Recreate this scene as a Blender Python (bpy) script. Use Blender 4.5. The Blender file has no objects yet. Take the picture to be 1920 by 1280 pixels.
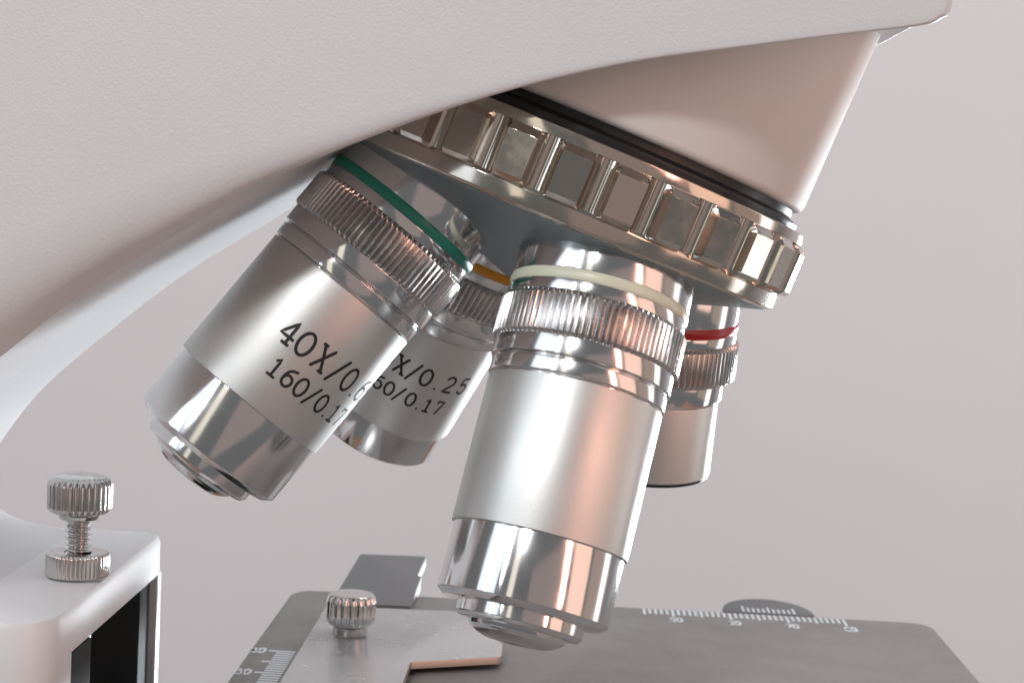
import bpy, bmesh, math, random
from mathutils import Vector, Matrix, noise
random.seed(7)
S = 0.001                      # everything below is written in millimetres
sc = bpy.context.scene
R = math.radians

# ------------------------------------------------------------------ camera
cam_d = bpy.data.cameras.new("camera")
cam = bpy.data.objects.new("camera", cam_d)
sc.collection.objects.link(cam)
sc.camera = cam
CAM = Vector((-16.586, -249.0066, 71.0))
rt, upv, fw = Vector((0.9982, 0.0319, 0.0498)), Vector((-0.052, 0.0732, 0.996)), Vector((-0.0281, 0.9968, -0.0747))
fw.normalize(); rt = (rt - fw * rt.dot(fw)).normalized(); upv = rt.cross(fw)
cam.matrix_world = Matrix(((rt.x, upv.x, -fw.x, CAM.x * S), (rt.y, upv.y, -fw.y, CAM.y * S), (rt.z, upv.z, -fw.z, CAM.z * S), (0, 0, 0, 1)))
cam_d.sensor_width = 36.0
cam_d.lens = 63.75
cam_d.clip_start = 0.01
cam_d.clip_end = 50
cam_d.dof.use_dof = True
cam_d.dof.focus_distance = 0.232
cam_d.dof.aperture_fstop = 64.0

# ------------------------------------------------------------------ world and lamps
w = bpy.data.worlds.new("World")
sc.world = w
w.use_nodes = True
bg = w.node_tree.nodes["Background"]
bg.inputs[0].default_value = (0.92, 0.93, 0.95, 1)
bg.inputs[1].default_value = 0.195
sc.view_settings.view_transform = 'Standard'
sc.view_settings.look = 'None'
sc.view_settings.exposure = -0.08
sc.view_settings.gamma = 1.0
sc.cycles.max_bounces = 8
sc.cycles.caustics_reflective = True
sc.cycles.blur_glossy = 0.5
sc.cycles.use_denoising = True

TGT = Vector((-0.02, -0.02, 0.05))
def lamp(name, az, el, dist, wx, wy, power, col, tgt=TGT):
    """az: degrees from the camera side, positive to the right; el: degrees up"""
    d = bpy.data.lights.new(name, 'AREA')
    d.shape = 'RECTANGLE'; d.size = wx; d.size_y = wy
    d.energy = power; d.color = col
    o = bpy.data.objects.new(name, d)
    sc.collection.objects.link(o)
    v = Vector((math.sin(R(az)) * math.cos(R(el)), -math.cos(R(az)) * math.cos(R(el)), math.sin(R(el))))
    o.location = tgt + v * dist
    o.rotation_euler = v.to_track_quat('Z', 'Y').to_euler()
    return o
lamp("desk_lamp", -16, 36, 1.25, 0.12, 0.12, 5.6, (0.98, 0.99, 1.0))
lamp("tube_lamp_near", -35, 29, 1.2, 0.055, 0.42, 1.05, (0.93, 0.96, 1.0))
lamp("tube_lamp_far", -55, 24, 1.2, 0.055, 0.36, 1.05, (0.90, 0.95, 1.0))
lamp("window_soft", -54, 24, 1.35, 0.60, 0.75, 2.1, (0.80, 0.91, 1.0))
lamp("cream_reflector", -20, 20, 1.3, 0.16, 0.70, 0.36, (1.0, 0.93, 0.78))
lamp("warm_lamp", 46, 14, 1.1, 0.10, 0.55, 2.2, (1.0, 0.50, 0.38))
lamp("warm_room_front", 22, 4, 1.5, 0.95, 1.0, 0.55, (1.0, 0.66, 0.56))
lamp("warm_room_side", 66, 4, 1.2, 0.50, 0.8, 1.6, (1.0, 0.63, 0.48))
lamp("brown_room_side", 98, 0, 1.2, 0.70, 0.8, 0.5, (1.0, 0.66, 0.46))
fill_ = lamp("arm_strip_fill", 152, -12, 0.85, 0.20, 0.26, 0.23, (0.86, 0.94, 1.0), Vector((-0.086, 0.002, 0.062)))  # added narrow fill aimed at the arm's inner face, no actual window
fill_.data.spread = R(16)
lamp("overhead_fill", 60, 66, 1.9, 1.2, 1.2, 23.0, (0.96, 0.99, 1.0), Vector((0.0, 0.6, 0.0)))  # added fill from overhead, put in to brighten the wall
for x_ in (-0.95, 0.95):                       # added unseen fills that brighten the wall, left and right of the view
    d_ = bpy.data.lights.new("wall_fill", 'AREA'); d_.shape = 'RECTANGLE'; d_.size = 0.5; d_.size_y = 0.7
    d_.energy = 2.2; d_.color = (0.98, 0.98, 1.0)
    o_ = bpy.data.objects.new("wall_fill", d_); sc.collection.objects.link(o_)
    o_.location = (x_, 0.28, 0.0)
    o_.rotation_euler = (o_.location - Vector((x_ * 0.35, 1.1, 0.08))).to_track_quat('Z', 'Y').to_euler()

# ------------------------------------------------------------------ materials
def newmat(name):
    m = bpy.data.materials.new(name); m.use_nodes = True
    return m, m.node_tree.nodes, m.node_tree.links, m.node_tree.nodes["Principled BSDF"]
def mat(name, col, rough=0.4, metal=0.0, spec=0.5, bump=0.0, bscale=1500.0, bdist=0.00005, rvar=0.0, rscale=400.0, cvar=0.0, cscale=30.0, coat=0.0):
    m, N, L, b = newmat(name)
    b.inputs["Base Color"].default_value = (*col, 1)
    b.inputs["Roughness"].default_value = rough
    b.inputs["Metallic"].default_value = metal
    b.inputs["Specular IOR Level"].default_value = spec
    if coat:
        b.inputs["Coat Weight"].default_value = coat
        b.inputs["Coat Roughness"].default_value = 0.12
    tc = N.new("ShaderNodeTexCoord")
    def nz(scale, detail=3.0):
        n = N.new("ShaderNodeTexNoise"); n.inputs["Scale"].default_value = scale; n.inputs["Detail"].default_value = detail
        L.new(tc.outputs["Object"], n.inputs["Vector"]); return n
    if bump:
        n = nz(bscale); bp = N.new("ShaderNodeBump")
        bp.inputs["Strength"].default_value = bump; bp.inputs["Distance"].default_value = bdist
        L.new(n.outputs["Fac"], bp.inputs["Height"]); L.new(bp.outputs["Normal"], b.inputs["Normal"])
    if rvar:
        n = nz(rscale, 5.0); mr = N.new("ShaderNodeMapRange")
        mr.inputs["From Min"].default_value = 0.3; mr.inputs["From Max"].default_value = 0.7
        mr.inputs["To Min"].default_value = max(0.02, rough - rvar); mr.inputs["To Max"].default_value = rough + rvar
        L.new(n.outputs["Fac"], mr.inputs["Value"]); L.new(mr.outputs["Result"], b.inputs["Roughness"])
    if cvar:
        n = nz(cscale, 4.0); mx = N.new("ShaderNodeMix"); mx.data_type = 'RGBA'
        mx.inputs[6].default_value = (*[c * (1 - cvar) for c in col], 1)
        mx.inputs[7].default_value = (*[min(1, c * (1 + cvar)) for c in col], 1)
        L.new(n.outputs["Fac"], mx.inputs[0]); L.new(mx.outputs[2], b.inputs["Base Color"])
    return m
WHITE = mat("white_textured_paint", (0.675, 0.685, 0.70), 0.48, bump=0.55, bscale=2900, bdist=0.00010, cvar=0.03, cscale=60)
CONEW = mat("white_smooth_paint", (0.74, 0.72, 0.70), 0.62, spec=0.3, bump=0.12, bscale=1300, bdist=0.00005)
BLOCKW = mat("white_gloss_paint", (0.72, 0.74, 0.76), 0.38, bump=0.08, bscale=900, bdist=0.00005)
CHROME = mat("polished_chrome", (0.72, 0.71, 0.71), 0.125, 1.0, rvar=0.045, rscale=140, bump=0.05, bscale=350, bdist=0.00003)
CHROME2 = mat("knob_nickel", (0.62, 0.61, 0.60), 0.14, 1.0, rvar=0.04, rscale=900)
KNURL = mat("knurled_steel", (0.62, 0.60, 0.595), 0.24, 1.0, rvar=0.08, rscale=600)
SATIN = mat("satin_aluminium", (0.68, 0.675, 0.66), 0.47, 1.0, bump=0.5, bscale=4200, bdist=0.00002, rvar=0.035, rscale=90)
GRIP = mat("turned_nickel", (0.62, 0.56, 0.50), 0.13, 1.0, bump=0.12, bscale=900, bdist=0.00004, rvar=0.05, rscale=500)
UNDER = mat("blasted_zinc", (0.33, 0.385, 0.41), 0.48, 1.0, bump=0.15, bscale=1200, bdist=0.00003, cvar=0.14, cscale=90)
BLACK = mat("black_anodised", (0.012, 0.012, 0.013), 0.35, rvar=0.1)
DARKIN = mat("dark_interior", (0.008, 0.009, 0.009), 0.30, rvar=0.1)
RAIL = mat("dark_steel_rail", (0.045, 0.052, 0.054), 0.7, 0.0, spec=0.15)
INK = mat("black_engraving", (0.012, 0.011, 0.012), 0.5)
CREAM = mat("cream_enamel", (0.70, 0.71, 0.56), 0.32)
GREEN = mat("green_enamel", (0.03, 0.30, 0.215), 0.32)
ORANGE = mat("orange_enamel", (0.80, 0.31, 0.015), 0.35)
RED = mat("red_enamel", (0.42, 0.008, 0.02), 0.32)
STAGE = mat("dark_grey_stage_coating", (0.215, 0.203, 0.195), 0.52, rvar=0.10, rscale=70, bump=0.2, bscale=2200, bdist=0.00004, cvar=0.10, cscale=120)
PLATE = mat("grey_anodised_plate", (0.52, 0.52, 0.53), 0.26, 0.30, rvar=0.025, rscale=160)
CARR = mat("mid_grey_coating", (0.17, 0.17, 0.175), 0.6, spec=0.25, bump=0.1, bscale=1800, bdist=0.00003)
RAW = mat("plain_cut_edge", (0.42, 0.36, 0.32), 0.4, 0.6)
PRINT = mat("pale_printed_scale", (0.68, 0.72, 0.76), 0.5)
GLASS = mat("lens_glass", (0.02, 0.025, 0.03), 0.03, 0.0, spec=0.9, coat=1.0)
WALL = mat("pale_wall_paint", (0.735, 0.70, 0.712), 0.9, bump=0.05, bscale=300, bdist=0.0005, cvar=0.03, cscale=5)
TABLE = mat("brown_table_top", (0.24, 0.135, 0.085), 0.45, cvar=0.25, cscale=14)

# ------------------------------------------------------------------ helpers
def finish(name, verts, faces, material, parent=None, smooth=True, sharp=32.0, mats=None, fmat=None):
    me = bpy.data.meshes.new(name)
    me.from_pydata([(v[0] * S, v[1] * S, v[2] * S) for v in verts], [], faces)
    me.update()
    for m in (mats or [material]):
        me.materials.append(m)
    if fmat:
        for p, i in zip(me.polygons, fmat):
            p.material_index = i
    bm = bmesh.new(); bm.from_mesh(me)
    bmesh.ops.recalc_face_normals(bm, faces=bm.faces)
    bm.to_mesh(me); bm.free()
    if smooth:
        for p in me.polygons:
            p.use_smooth = True
        me.set_sharp_from_angle(angle=R(sharp))
    o = bpy.data.objects.new(name, me)
    sc.collection.objects.link(o)
    if parent is not None:
        o.parent = parent
        o.matrix_parent_inverse = parent.matrix_world.inverted()
    return o

def rounded(prof, rad):
    """round every inner corner of an open (r, s) profile"""
    out = [prof[0]]
    for i in range(1, len(prof) - 1):
        p, a, b = Vector(prof[i]), Vector(prof[i - 1]), Vector(prof[i + 1])
        u, v = a - p, b - p
        k = min(rad, u.length * 0.45, v.length * 0.45)
        p1, p2 = p + u.normalized() * k, p + v.normalized() * k
        for t in (0.0, 0.33, 0.67, 1.0):
            q = p1.lerp(p, t).lerp(p.lerp(p2, t), t)
            out.append((q.x, q.y))
    out.append(prof[-1])
    return out

class Frame:
    def __init__(s, o, d, e1=None):
        s.o = Vector(o); s.d = Vector(d).normalized()
        e = Vector(e1) if e1 else Vector((0, -1, 0))
        s.e1 = (e - s.d * e.dot(s.d)).normalized()
        s.e2 = s.e1.cross(s.d)
    def at(s, r, az, t):
        return s.o + s.d * t + (s.e1 * math.cos(az) + s.e2 * math.sin(az)) * r

def lathe(name, fr, prof, material, parent, seg=160, rad=0.12, close=False, radial=None, sharp=32.0):
    if rad:
        prof = rounded(prof, rad)
    vs, fs = [], []
    n = len(prof)
    for (r, t) in prof:
        for k in range(seg):
            az = 2 * math.pi * k / seg
            rr = radial(r, az, t) if radial else r
            vs.append(fr.at(max(rr, 0.001), az, t))
    for i in range(n - 1 if not close else n):
        j = (i + 1) % n
        for k in range(seg):
            k2 = (k + 1) % seg
            fs.append((i * seg + k, i * seg + k2, j * seg + k2, j * seg + k))
    return finish(name, vs, fs, material, parent, sharp=sharp)

def prism(name, poly, z0, z1, material, parent, bev=0.0, mats=None, side=0, smooth=True):
    """extruded XY outline; bev = chamfer of the upper edge"""
    n = len(poly)
    cx = sum(p[0] for p in poly) / n; cy = sum(p[1] for p in poly) / n
    vs, fs, fm = [], [], []
    def inset(d):
        res = []
        area = sum(poly[i][0] * poly[(i + 1) % n][1] - poly[(i + 1) % n][0] * poly[i][1] for i in range(n))
        sg = 1 if area > 0 else -1
        for i in range(n):
            a, p, b = Vector(poly[i - 1]), Vector(poly[i]), Vector(poly[(i + 1) % n])
            e1, e2 = (p - a).normalized(), (b - p).normalized()
            n1, n2 = Vector((-e1.y, e1.x)) * sg, Vector((-e2.y, e2.x)) * sg
            m = (n1 + n2)
            m = m / max(0.3, m.length_squared) * 2
            res.append(p + m * d)
        return res
    rings = [(z0, 0.0)]
    if bev:
        rings += [(z1 - bev, 0.0), (z1 - bev * 0.3, bev * 0.3), (z1, bev)]
    else:
        rings += [(z1, 0.0)]
    for z, d in rings:
        for p in inset(d):
            vs.append((p.x, p.y, z))
    for i in range(len(rings) - 1):
        for k in range(n):
            fs.append((i * n + k, i * n + (k + 1) % n, (i + 1) * n + (k + 1) % n, (i + 1) * n + k)); fm.append(side)
    fs.append(tuple(range(n))); fm.append(side)
    fs.append(tuple((len(rings) - 1) * n + k for k in range(n))); fm.append(0)
    return finish(name, vs, fs, material, parent, mats=mats, fmat=fm, smooth=smooth)

def round_poly(pts, rads, seg=6):
    out = []
    n = len(pts)
    for i in range(n):
        p, a, b = Vector(pts[i]), Vector(pts[i - 1]), Vector(pts[(i + 1) % n])
        r = rads[i] if isinstance(rads, (list, tuple)) else rads
        if r <= 0:
            out.append(tuple(p)); continue
        p1, p2 = p + (a - p).normalized() * r, p + (b - p).normalized() * r
        for k in range(seg + 1):
            t = k / seg
            q = p1.lerp(p, t).lerp(p.lerp(p2, t), t)
            out.append((q.x, q.y))
    return out

def catmull(pts, sub):
    """smooth a list of tuples"""
    out = []
    n = len(pts)
    V = [Vector(p) for p in pts]
    for i in range(n - 1):
        p0, p1, p2, p3 = V[max(i - 1, 0)], V[i], V[i + 1], V[min(i + 2, n - 1)]
        for k in range(sub):
            t = k / sub
            out.append(0.5 * ((2 * p1) + (p2 - p0) * t + (2 * p0 - 5 * p1 + 4 * p2 - p3) * t * t + (3 * p1 - p0 - 3 * p2 + p3) * t ** 3))
    out.append(V[-1])
    return out

# engraving strokes: each character is a list of polylines in a box 0..w by 0..1
def arc(cx, cy, rx, ry, a0, a1, n=14):
    return [(cx + rx * math.cos(R(a0 + (a1 - a0) * k / n)), cy + ry * math.sin(R(a0 + (a1 - a0) * k / n))) for k in range(n + 1)]
FONT = {
    '0': (0.62, [arc(0.31, 0.5, 0.29, 0.48, 90, 450, 28)]),
    '1': (0.42, [[(0.04, 0.80), (0.21, 0.98), (0.21, 0.02)], [(0.02, 0.02), (0.40, 0.02)]]),
    '2': (0.58, [arc(0.29, 0.70, 0.26, 0.28, 160, -25, 14) + [(0.03, 0.02), (0.56, 0.02)]]),
    '4': (0.62, [[(0.60, 0.30), (0.03, 0.30), (0.44, 0.98), (0.44, 0.02)], [(0.30, 0.02), (0.56, 0.02)]]),
    '5': (0.58, [[(0.52, 0.98), (0.10, 0.98), (0.07, 0.56)] + arc(0.28, 0.32, 0.27, 0.30, 130, -140, 16)]),
    '6': (0.60, [[(0.50, 0.96)] + arc(0.40, 0.40, 0.36, 0.52, 95, 180, 8) + arc(0.30, 0.31, 0.26, 0.29, 180, 540, 22)]),
    '7': (0.56, [[(0.03, 0.84), (0.03, 0.98), (0.54, 0.98), (0.20, 0.02)]]),
    '8': (0.58, [arc(0.29, 0.74, 0.22, 0.24, 0, 360, 18), arc(0.29, 0.26, 0.27, 0.25, 0, 360, 18)]),
    'X': (0.62, [[(0.06, 0.98), (0.56, 0.02)], [(0.56, 0.98), (0.06, 0.02)], [(0.0, 0.98), (0.14, 0.98)], [(0.46, 0.02), (0.62, 0.02)]]),
    '/': (0.50, [[(0.02, -0.06), (0.48, 1.04)]]),
    '.': (0.16, [[(0.08, 0.04), (0.085, 0.05)]]),
}
def stroke_mesh(lines, width, mapper, vs, fs):
    """ribbons with round ends, mapped by mapper(x, y) -> point"""
    h = width / 2
    for ln in lines:
        P = [Vector(p) for p in ln]
        Q = [P[0]]
        for a, b in zip(P, P[1:]):
            m = max(1, int((b - a).length / (width * 1.2)))
            for k in range(1, m + 1):
                Q.append(a.lerp(b, k / m))
        closed = (Q[0] - Q[-1]).length < 1e-4
        base = len(vs)
        for i, q in enumerate(Q):
            t = (Q[min(i + 1, len(Q) - 1)] - Q[max(i - 1, 0)])
            if closed and i in (0, len(Q) - 1):
                t = Q[1] - Q[-2]
            t = t.normalized() if t.length > 1e-9 else Vector((1, 0))
            nn = Vector((-t.y, t.x)) * h
            vs.append(mapper(*(q + nn))); vs.append(mapper(*(q - nn)))
        for i in range(len(Q) - 1):
            fs.append((base + 2 * i, base + 2 * i + 2, base + 2 * i + 3, base + 2 * i + 1))
        if not closed:
            for q in (Q[0], Q[-1]):
                b = len(vs)
                for k in range(10):
                    vs.append(mapper(q.x + h * math.cos(k * math.pi / 5), q.y + h * math.sin(k * math.pi / 5)))
                fs.append(tuple(range(b, b + 10)))

def engrave(name, fr, rad, items, parent):
    """items: (char, azimuth of its centre in degrees, s of its centre, height, stroke)"""
    vs, fs = [], []
    for ch, az, s0, hgt, sw in items:
        wd, lines = FONT[ch]
        def mp(x, y, az=az, s0=s0, hgt=hgt, wd=wd):
            return fr.at(rad + 0.012, R(az) + ((x - wd / 2) * hgt) / rad, s0 - (y - 0.5) * hgt)
        stroke_mesh(lines, sw / hgt, mp, vs, fs)
    # each ribbon set lies on the barrel; tiny steps stop crossing strokes sharing a plane
    return finish(name, vs, fs, INK, parent, smooth=False)

# ------------------------------------------------------------------ setting
wall = finish("wall", [(-3000, 1100, -900), (3000, 1100, -900), (3000, 1100, 2200), (-3000, 1100, 2200),
                       (-3000, 1160, -900), (3000, 1160, -900), (3000, 1160, 2200), (-3000, 1160, 2200)],
              [(0, 1, 2, 3), (4, 5, 6, 7), (0, 1, 5, 4), (2, 3, 7, 6), (0, 3, 7, 4), (1, 2, 6, 5)], WALL, smooth=False)
wall["kind"] = "structure"; wall["label"] = "plain pale pinkish grey wall behind the microscope"
tb = prism("table_top", round_poly([(-500, -260), (500, -260), (500, 560), (-500, 560)], 20), -230, -200, TABLE, None, bev=3)
tb["kind"] = "structure"; tb["label"] = "brown table under the microscope"

# ------------------------------------------------------------------ microscope
scope = bpy.data.objects.new("microscope", None)
sc.collection.objects.link(scope)
scope.location = (-0.12, 0.0, -0.2)
scope.empty_display_size = 0.05
scope["label"] = "white laboratory microscope with a chrome turret of four objective lenses over a dark stage"
scope["category"] = "microscope"
bpy.context.view_layer.update()

# --- head and arm: one casting; its lower inner outline swept across the depth
# stations: (near edge x, z) at y=-38 ; (inner face x, z) ; outer boundary point (x, z)
ST = [
    ((25.0, 136.0), (26.0, 136.0), (24.0, 150)),
    ((25.0, 112.0), (26.0, 112.0), (23.5, 150)),
    ((25.3, 96.6), (26.1, 98.2), (22.5, 150)),
    ((24.4, 94.2), (25.2, 95.9), (21.0, 150)),
    ((21.8, 93.1), (23.0, 95.8), (19.0, 150)),
    ((13.0, 91.6), (14.0, 95.4), (13.0, 150)),
    ((2.7, 89.6), (3.0, 94.8), (2.7, 150)),
    ((-9.4, 87.1), (-9.0, 93.6), (-9.0, 150)),
    ((-21.6, 83.6), (-21.6, 90.0), (-21.0, 150)),
    ((-33.7, 79.3), (-33.7, 84.2), (-33.0, 150)),
    ((-45.9, 74.4), (-45.9, 77.4), (-46.0, 150)),
    ((-53.0, 71.6), (-53.2, 72.8), (-54.0, 150)),
    ((-58.2, 69.4), (-60.0, 68.2), (-62.0, 150)),
    ((-64.3, 66.5), (-66.5, 63.9), (-72.0, 150)),
    ((-70.5, 63.5), (-72.9, 59.6), (-84.0, 150)),
    ((-76.7, 60.2), (-79.4, 54.6), (-98.0, 150)),
    ((-82.9, 56.4), (-86.0, 48.9), (-114.0, 145)),
    ((-89.0, 51.5), (-92.2, 43.4), (-130.0, 135)),
    ((-95.0, 45.5), (-97.4, 38.2), (-142.0, 118)),
    ((-100.5, 38.5), (-101.6, 32.6), (-150.0, 98)),
    ((-104.5, 31.5), (-104.6, 27.6), (-154.0, 76)),
    ((-106.6, 25.5), (-106.2, 24.2), (-156.0, 55)),
    ((-107.0, 21.5), (-106.4, 21.6), (-157.0, 38)),
    ((-105.4, 18.6), (-104.6, 18.9), (-157.5, 24)),
    ((-100.5, 17.0), (-100.0, 17.0), (-158.0, 14)),
    ((-94.0, 16.15), (-93.5, 16.15), (-158.0, 6)),
    ((-86.0, 15.6), (-86.0, 15.6), (-158.0, 0)),
]
SUB = 5
near = catmull([a for a, b, c in ST], SUB)
inn = catmull([b for a, b, c in ST], SUB)
outr = catmull([c for a, b, c in ST], SUB)
YN, YF, YIN, YIF = -38.0, 40.0, -33.0, 31.0
def block_mix(i):
    """0 on head and arm, 1 on the stage pillar block where the casting narrows"""
    t = (i / SUB - 19.5) / 3.5
    t = max(0.0, min(1.0, t))
    return t * t * (3 - 2 * t)
vs, fs = [], []
rows = []
for i in range(len(near)):
    A, B, Oo = near[i], inn[i], outr[i]
    m = block_mix(i)
    yn = YN + (-25.6 - YN) * m; yf = YF + (36.0 - YF) * m
    yin = YIN + (-24.0 - YIN) * m; yif = YIF + (35.0 - YIF) * m
    out = (Oo - A).normalized()
    def P(v, y): return (v.x, y, v.y)
    # rounding between the side face and the lower band
    u_ = max(0.0, min(1.0, (15.0 - A.x) / 80.0))
    k = (0.7 + 4.6 * u_ ** 1.8) * (1 - m) + 1.2 * m
    side0 = A + out * (k + 0.3 + 0.9 * u_)
    row = [P(Oo, yn + 2.0), P(side0.lerp(Oo, 0.55), yn + 0.3), P(side0.lerp(Oo, 0.12), yn), P(side0 + out * 1.2, yn), P(side0, yn)]
    ctrl0, ctrl1, ctrl2 = Vector((side0.x, yn, side0.y)), Vector((A.x, yn, A.y)), Vector(((A.x * 0.45 + B.x * 0.55) + 0.7 * (1 - m), yn * 0.45 + yin * 0.55, (A.y * 0.45 + B.y * 0.55) + 0.25 * (1 - m)))
    for t in (0.1, 0.2, 0.3, 0.4, 0.5, 0.6, 0.7, 0.8, 0.9, 1.0):
        q = ctrl0.lerp(ctrl1, t).lerp(ctrl1.lerp(ctrl2, t), t)
        row.append(tuple(q))
    Cr = B + Vector((1.4, 0.5)) * (1 - m) * max(0.0, min(1.0, (-46.0 - B.x) / 10.0))         # crease between the dark band and the inner face
    row += [P(Cr, yin), P(Cr.lerp(B, 0.06), yin + 0.5)]
    row += [P(B, yin * 0.5 + yif * 0.5), P(B, yif - 4)]
    # far edge rounding (mirror of the near one, smaller)
    f0, f1, f2 = Vector((B.x, yif - 4, B.y)), Vector((B.x, yif + 1.5, B.y)), Vector((B.x + out.x * 5, yif + 4, B.y + out.y * 5))
    for t in (0.25, 0.5, 0.75, 1.0):
        row.append(tuple(f0.lerp(f1, t).lerp(f1.lerp(f2, t), t)))
    sideF = A + out * 12
    row += [P(sideF, yf), P(sideF.lerp(Oo, 0.6), yf), P(Oo, yf - 2.0)]
    rows.append(row)
nr = len(rows[0])
for row in rows:
    vs += row
for i in range(len(rows) - 1):
    for k in range(nr):
        k2 = (k + 1) % nr
        fs.append((i * nr + k, i * nr + k2, (i + 1) * nr + k2, (i + 1) * nr + k))
fs.append(tuple(range(nr)))
arm = finish("arm", vs, fs, WHITE, scope, sharp=45)
kc = 5 + 10                                     # the crease between band and inner face
for e in arm.data.edges:
    a_, b_ = e.vertices
    if a_ % nr == kc and b_ % nr == kc:
        e.use_edge_sharp = True
arm["label"] = "white textured head and curved arm casting filling the upper left"

# --- pillar block under the arm, with the dark focusing slot in its right face
XR = -79.0
def block():
    vs, fs = [], []
    # outline in XY with a rounded front right corner, slot cut out below z = 9.7 between y=-15.7 and 34
    yb0, yb1 = -27.5, 37.5
    out_front = round_poly([(-158, yb0), (XR, yb0), (XR, -15.7)], [0, 9.0, 0], 8)
    return out_front
yb0, yb1 = -27.5, 37.5
top_poly = round_poly([(-158, yb0), (XR, yb0), (XR, yb1), (-158, yb1)], [0, 7.0, 3.0, 0], 8)
pillar = prism("pillar_block", top_poly, 9.7, 16.05, BLOCKW, scope, bev=1.3)
pillar["label"] = "white pillar block with rounded top carrying the stop screw"
low_poly = round_poly([(-158, yb0), (XR, yb0), (XR, -15.7), (-90, -15.7), (-90, 34.3), (XR, 34.3), (XR, yb1), (-158, yb1)], [0, 7.0, 0.5, 0, 0, 0.3, 1.2, 0], 8)
prism("pillar_column", low_poly, -200, 9.7, BLOCKW, pillar, bev=0)
def boxm(name, x0, x1, y0, y1, z0, z1, m, parent, bev=0.2):
    return prism(name, [(x0, y0), (x1, y0), (x1, y1), (x0, y1)], z0, z1, m, parent, bev=bev)
boxm("slot_back", -89.9, -88.5, -15.6, 34.2, -199, 9.6, DARKIN, pillar)
g = boxm("guide_rail", -88.4, -79.06, -15.65, -6.0, -199, 9.3, RAIL, pillar, 0.3)
boxm("guide_rail", -88.4, -80.2, 27.5, 33.9, -199, 9.3, RAIL, pillar, 0.3)
boxm("rack_bar", -88.4, -84.5, 13.0, 15.0, -199, 9.4, mat("oiled_steel", (0.16, 0.17, 0.16), 0.35, 0.7), pillar, 0.3)
boxm("rack_bar", -88.4, -85.5, -4.5, 1.5, -199, 9.4, mat("oiled_brass", (0.14, 0.11, 0.08), 0.35, 0.7), pillar, 0.3)
base = prism("base_foot", round_poly([(-175, -75), (70, -75), (70, 75), (-175, 75)], 22), -199.8, -170, BLOCKW, scope, bev=6)

# --- nose housing above the turret (white), black gap ring, turret
O0 = Vector((0, 0, 120.7822))
AX = Vector((-0.3396, 0.0, -0.9406))
fa = Frame(O0, AX)
hous = lathe("nose_housing", fa, [(0.0, 2.0), (30.9, 2.0), (30.5, 41.3), (28.2, 41.45), (27.5, 40.0)], CONEW, scope, seg=160, rad=1.6, sharp=60)
hous["label"] = "smooth white round nose housing above the turret"
lathe("gap_ring", fa, [(29.3, 39.0), (29.3, 42.4), (30.6, 42.9), (30.6, 43.9), (20, 43.9)], BLACK, hous, seg=160)
NG = 29
STEP = 360.0 / NG
G0 = 6.0
def grip_r(r, az, t):
    d = math.degrees(az)
    if t < 45.25 or r < 31.0:
        return r
    k = round((d - G0) / STEP)
    off = d - (G0 + k * STEP)                 # offset from the nearest groove
    pk = STEP / 2
    c = ((d - G0) % STEP) - pk                # offset from the panel middle
    rr = min(r, 33.3 * math.cos(R(pk * 0.62)) / math.cos(R(c)))
    x = R(off) * 33.0
    hw = 1.6
    if abs(x) < hw:                           # round-bottomed finger groove
        rr = min(rr, 33.15 - 1.8 * math.sqrt(max(0.0, 1 - (x / hw) ** 2)))
    return rr
SEGG = NG * 28
tur = lathe("turret", fa, [(20, 43.95), (31.4, 43.75), (32.2, 43.95), (32.25, 45.15), (32.25, 45.3), (32.6, 45.7), (33.3, 46.4), (33.35, 51.5), (32.7, 52.2), (32.05, 52.35), (31.0, 52.4)],
            GRIP, scope, seg=SEGG, rad=0.10, radial=grip_r, sharp=28)
tur["label"] = "silver turret ring with flat grip panels and finger grooves"
lathe("turret_rim", fa, [(28, 52.0), (31.75, 52.0), (31.95, 52.5), (31.95, 54.3), (31.75, 54.55), (30, 55.1)], GRIP, tur, seg=200, rad=0.08)
lathe("turret_underside", fa, [(31.6, 54.4), (30.9, 54.95), (0.0, 65.35)], UNDER, tur, seg=160, rad=0.1)

# --- objectives
DIR = {'hundred': (-0.1887, -0.2829, -0.9404), 'forty': (-0.5919, -0.1377, -0.7942), 'four': (-0.0516, 0.1461, -0.9879), 'ten': (-0.4548, 0.2912, -0.8417)}
NK = 88
def knurl_r(r, az, t):
    if r < 11.6:
        return r
    ph = (az * NK / (2 * math.pi)) % 1.0
    tri = abs(ph - 0.5) * 2                    # 0..1..0
    dep = 0.55 * (1 - min(1.0, tri * 1.35))
    return r - dep * min(1.0, (r - 11.55) / 0.4)
def knurled(name, fr, s0, s1, parent, r=12.05):
    vs, fs = [], []
    seg = NK * 8
    prof = [(11.3, s0), (11.55, s0), (r - 0.06, s0 + 0.42), (r, s0 + 0.6), (r, (s0 + s1) / 2), (r, s1 - 0.5), (r - 0.08, s1 - 0.32), (11.5, s1), (10.8, s1)]
    return lathe(name, fr, prof, KNURL, parent, seg=seg, rad=0, radial=knurl_r, sharp=40)

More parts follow.
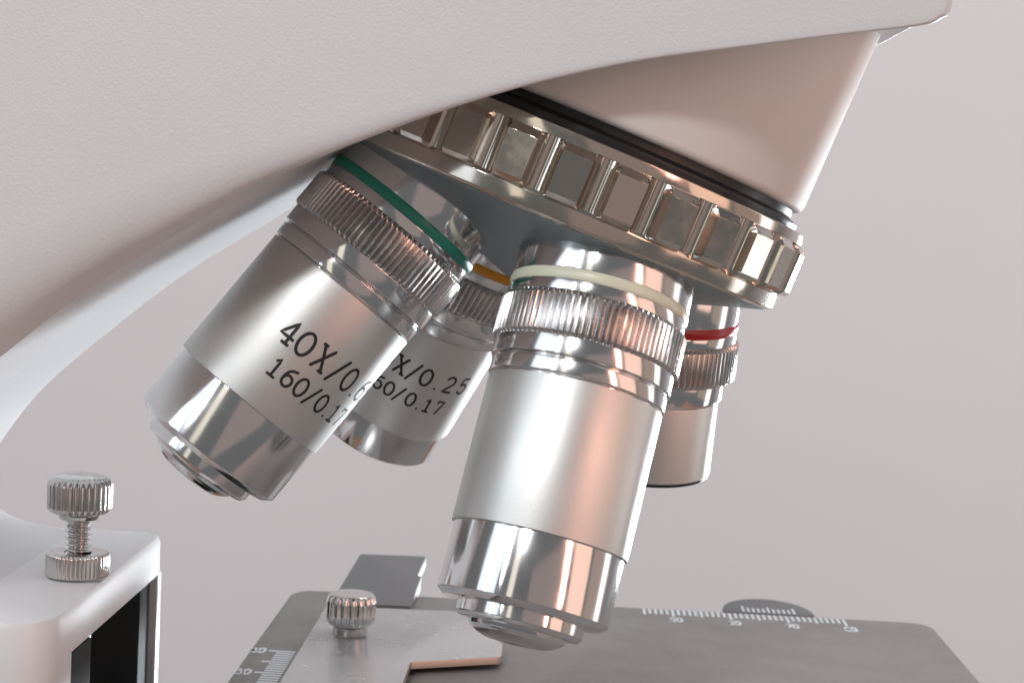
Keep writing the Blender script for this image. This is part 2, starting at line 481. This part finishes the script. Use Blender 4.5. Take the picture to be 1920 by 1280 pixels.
def objective(key, band, label, small=None):
    fr = Frame(O0, DIR[key])
    if small == 'ten':
        prof, sleeve, bend = [(10.0, 77.9), (11.0, 77.95), (11.0, 94.9), (10.2, 95.0)], (10.42, 94.9, 100.5), None
    elif small == 'four':
        prof, sleeve = [(9.6, 76.3), (10.05, 76.35), (10.05, 87.1), (9.9, 87.35)], None
    else:
        prof, sleeve = [(10.6, 77.85), (11.18, 77.92), (11.18, 96.68), (10.3, 96.75)], (10.82, 96.6, 105.0)
    b = lathe("objective_lens", fr, prof, SATIN, scope, seg=192, rad=0.1)
    b["label"] = label
    lathe("mounting_collar", fr, [(11.0, 60.0), (11.5, 60.1), (11.5, 64.6), (11.25, 64.7), (11.25, 65.9), (11.5, 66.0), (11.5, 67.4), (11.2, 67.6)], CHROME, b, seg=160, rad=0.08)
    rb = lathe("colour_band", fr, [(11.3, 64.55), (11.5, 64.62), (11.6, 65.0), (11.62, 65.3), (11.59, 65.65), (11.48, 65.98), (11.3, 66.02)], band, b, seg=160, rad=0.06)
    knurled("knurled_ring", fr, 67.45, 73.1, b)
    if small == 'four':
        lathe("stepped_collar", fr, [(10.2, 72.9), (10.5, 73.05), (10.5, 75.9), (10.05, 76.05), (10.0, 76.35)], CHROME, b, seg=160, rad=0.08)
        lathe("front_rim", fr, [(10.0, 87.2), (9.95, 87.6), (9.4, 87.85), (5.5, 87.85), (5.0, 86.8)], BLACK, b, seg=128, rad=0.1)
        lathe("front_lens", fr, [(5.1, 87.0), (3.0, 87.25), (0.0, 87.35)], GLASS, b, seg=64, rad=0)
        return fr, b
    lathe("stepped_collar", fr, [(11.2, 72.9), (11.58, 73.1), (11.58, 75.35), (11.3, 75.5), (11.05, 75.6), (11.05, 75.72), (11.36, 75.85), (11.36, 77.55), (11.1, 77.7), (10.9, 77.75), (10.9, 77.95)], CHROME, b, seg=160, rad=0.07)
    r_, s0, s1 = sleeve
    if small == 'ten':
        lathe("front_sleeve", fr, [(10.0, s0), (r_, s0 + 0.1), (r_, s1 - 0.3), (r_ - 0.4, s1), (6.0, s1), (5.6, s1 - 1.5)], CHROME, b, seg=160, rad=0.1)
        lathe("front_lens", fr, [(5.7, s1 - 1.2), (3.0, s1 - 0.9), (0, s1 - 0.8)], GLASS, b, seg=64, rad=0)
    else:
        lathe("front_sleeve", fr, [(10.2, s0), (r_, s0 + 0.1), (r_, s1), (r_ - 0.85, s1 + 0.75), (7.6, s1 + 0.8)], CHROME, b, seg=160, rad=0.08)
        lathe("tip_collar", fr, [(8.0, s1 + 0.5), (8.0, s1 + 2.2), (7.6, s1 + 2.7), (6.15, s1 + 2.75), (6.0, s1 + 3.3), (5.7, s1 + 3.55)], CHROME, b, seg=128, rad=0.08)
        lathe("tip_cone", fr, [(5.75, s1 + 3.4), (5.45, s1 + 3.75), (4.7, s1 + 4.2), (3.7, s1 + 4.5), (2.5, s1 + 4.6), (2.1, s1 + 4.5)], CHROME, b, seg=96, rad=0.08)
        lathe("front_lens", fr, [(2.2, s1 + 4.5), (1.2, s1 + 4.7), (0, s1 + 4.78)], GLASS, b, seg=48, rad=0)
    return fr, b

objective('hundred', CREAM, "large objective lens with cream band, its tip just above the stage")
f40, b40 = objective('forty', GREEN, "objective lens with green band engraved 40X/0.65 and 160/0.17")
f10, b10 = objective('ten', ORANGE, "objective lens with orange band engraved 10X/0.25, behind the green-banded one", small='ten')
objective('four', RED, "short objective lens with red band at the right, behind the cream-banded one", small='four')

def text_items(text, az0, pitch, s0, hgt, sw, gaps=None):
    out, az = [], az0
    for ch in text:
        out.append((ch, az, s0 + (0 if ch != '.' else 0.0), hgt, sw))
        az += pitch * (0.72 if ch == '.' else 1.0)
    return out
def spread(chars, s0, hgt, sw):
    return [(c, az, s0, hgt, sw) for c, az in chars]
engrave("engraved_marking", f40, 11.18, spread([('4', -4.0), ('0', 9.0), ('X', 24.0), ('/', 38.0), ('0', 51.0), ('.', 62.0), ('6', 73.5), ('5', 88.0)], 86.4, 3.3, 0.43), b40)
engrave("engraved_marking", f40, 11.18, spread([('1', 4.0), ('6', 14.6), ('0', 25.0), ('/', 34.8), ('0', 45.0), ('.', 53.0), ('1', 61.5), ('7', 73.0)], 90.97, 2.55, 0.38), b40)
engrave("engraved_marking", f10, 11.0, spread([('1', -26.0), ('0', -12.5), ('X', -0.5), ('/', 10.4), ('0', 21.3), ('.', 31.6), ('2', 42.5), ('5', 57.0)], 84.35, 2.8, 0.40), b10)
engrave("engraved_marking", f10, 11.0, spread([('1', -18.0), ('6', -9.0), ('0', 0.6), ('/', 9.2), ('0', 19.3), ('.', 26.9), ('1', 34.6), ('7', 45.0)], 88.6, 2.25, 0.36), b10)

# --- stage
stage_poly = round_poly([(-62.8, -66), (51.8, -66), (51.8, 74.6), (-62.8, 73.2)], 5.0, 8)
stage = prism("stage", stage_poly, -5.0, 0.0, STAGE, scope, bev=0.35)
stage["label"] = "dark grey flat stage plate with pale printed scales"
boxm("stage_bracket", -84.0, -40.0, -5.0, 12.0, -40, -5.05, RAIL, stage, 0.5)
def rect_print(vs, fs, x0, x1, y0, y1, z):
    b = len(vs); vs += [(x0, y0, z), (x1, y0, z), (x1, y1, z), (x0, y1, z)]; fs.append((b, b + 1, b + 2, b + 3))
vs, fs = [], []
n_t = 36
for k in range(n_t):
    x = 0.4 + 35.7 * k / (n_t - 1)
    y1 = 73.45 + 0.0122 * x
    ln = 3.8 if k % 5 else 4.6
    if k % 10 == 5: ln = 5.4
    rect_print(vs, fs, x - 0.25, x + 0.25, y1 - ln, y1, 0.03)
def print_number(txt, x, y, w_, h_, z, vs, fs):
    for q, ch in enumerate(txt):
        stroke_mesh(FONT[ch][1], 0.30, lambda a, b, q=q: (x + (q - len(txt) / 2) * w_ + a * w_ / 0.66, y + b * h_, z), vs, fs)
for k, txt in ((5, '50'), (15, '60'), (25, '70'), (35, '80')):
    x = 0.4 + 35.7 * k / (n_t - 1)
    print_number(txt, x + 0.35, 73.45 + 0.0122 * x - 9.2, 1.05, 2.8, 0.03, vs, fs)
finish("printed_scale", vs, fs, PRINT, stage, smooth=False)
vs, fs = [], []
for k in range(58):
    y = 28.2 - 1.31 * k
    xl = -58.6
    if k % 5 == 0: xl = -59.9
    rect_print(vs, fs, xl, -55.7, y - 0.42, y + 0.42, 0.03)
for k in range(0, 58, 10):
    y = 28.2 - 1.31 * k - 1.4
    print_number(('60', '50', '40', '20', '10', '0')[k // 10], -61.45, y, 1.05, 2.8, 0.03, vs, fs)
finish("printed_scale", vs, fs, PRINT, stage, smooth=False)
# half-round vernier plate behind the far edge
vp = [(14.9, 75.6), (31.5, 75.8)] + [(23.2 + 8.3 * math.cos(R(a)), 77.0 + 11.3 * math.sin(R(a))) for a in range(6, 176, 8)]
ver = prism("vernier_plate", vp, -3.0, -0.15, CARR, stage, bev=0.2)
vs, fs = [], []
for k in range(11):
    x = 18.7 + 9.2 * k / 10
    rect_print(vs, fs, x - 0.2, x + 0.2, 76.3, 79.6 + (1.2 if k in (0, 5, 10) else 0), -0.12)
finish("printed_scale", vs, fs, PRINT, ver, smooth=False)
# carriage plate reaching past the far edge, left
car = prism("carriage_plate", round_poly([(-53.9, 20), (-40.3, 20), (-40.3, 79.5), (-41.2, 80.6), (-41.0, 100.4), (-53.9, 99.2)], [0, 0, 0.5, 0.3, 0.8, 0.8], 4), 0.05, 0.9, CARR, stage, bev=0.15)
prism("carriage_arm", round_poly([(-53.9, 55.2), (-40.3, 56.2), (-40.4, 81.0), (-41.2, 82.0), (-41.0, 100.3), (-53.85, 99.1)], [0, 0, 0.4, 0.3, 0.8, 0.8], 4), 0.92, 2.0, CARR, stage, bev=0.15)
# specimen holder
hold = prism("specimen_holder", round_poly([(-54.3, -60), (-37.0, -60), (-36.9, 18.4), (-23.5, 24.6), (-23.5, 32.8), (-29.2, 48.6), (-32.2, 54.2), (-54.3, 52.4)],
             [0.5, 0.5, 0.3, 0.9, 1.2, 1.0, 0.8, 0.8], 4), 0.95, 2.04, PLATE, scope, bev=0.12, mats=[PLATE, RAW], side=1)
hold["label"] = "light grey L-shaped specimen holder plate lying on the stage"

# --- fluted thumb screws
def fluted(n, depth):
    def f(r, az, t):
        if r < 3.45: return r
        return r - min(1.0, (r - 3.45) / 0.3) * depth * (0.5 + 0.5 * math.cos(az * n)) ** 1.6
    return f
fk = Frame((-47.9, 33.4, 0), (0, 0, 1))
kn = lathe("holder_knob", fk, [(2.6, 2.04), (2.75, 2.2), (2.75, 3.3), (3.0, 3.6), (3.4, 3.8), (3.85, 4.5), (3.95, 5.4), (3.95, 7.4), (3.75, 8.2), (3.4, 8.6), (2.9, 8.72), (0.0, 8.85)], CHROME2, hold, seg=18 * 16, rad=0.12, radial=fluted(18, 0.40), sharp=40)
kn["label"] = "small silver fluted knob standing on the holder plate"
fsr = Frame((-83.0, 0.5, 0), (0, 0, 1))
def nut_r(r, az, t):
    if r < 3.4: return r
    return r - 0.22 * (0.5 + 0.5 * math.cos(az * 44)) ** 1.5
def thread_r(r, az, t):
    return r + 0.22 * math.cos(2 * math.pi * (t / 0.8) - az)
scr = lathe("stop_screw", fsr, [(1.5, 16.4)] + [(1.66, 16.4 + 0.1 * k) for k in range(86)] + [(1.2, 25.0)], CHROME2, scope, seg=72, rad=0, radial=thread_r, sharp=60)
scr["label"] = "chrome thumb screw with lock nut standing on the white block"
lathe("lock_nut", fsr, [(1.9, 19.6), (3.2, 19.75), (4.1, 19.65), (4.38, 19.35), (4.4, 16.6), (4.2, 16.25), (2.0, 16.2)], CHROME2, scr, seg=44 * 10, rad=0.15, radial=nut_r, sharp=40)
lathe("thumb_cap", fsr, [(1.5, 24.2), (2.6, 24.3), (2.9, 24.9), (3.0, 25.0), (3.9, 25.3), (4.45, 25.9), (4.5, 29.3), (4.2, 29.9), (3.5, 30.35), (2.2, 30.7), (0.0, 30.85)], CHROME2, scr, seg=30 * 12, rad=0.15, radial=fluted(30, 0.30), sharp=45)
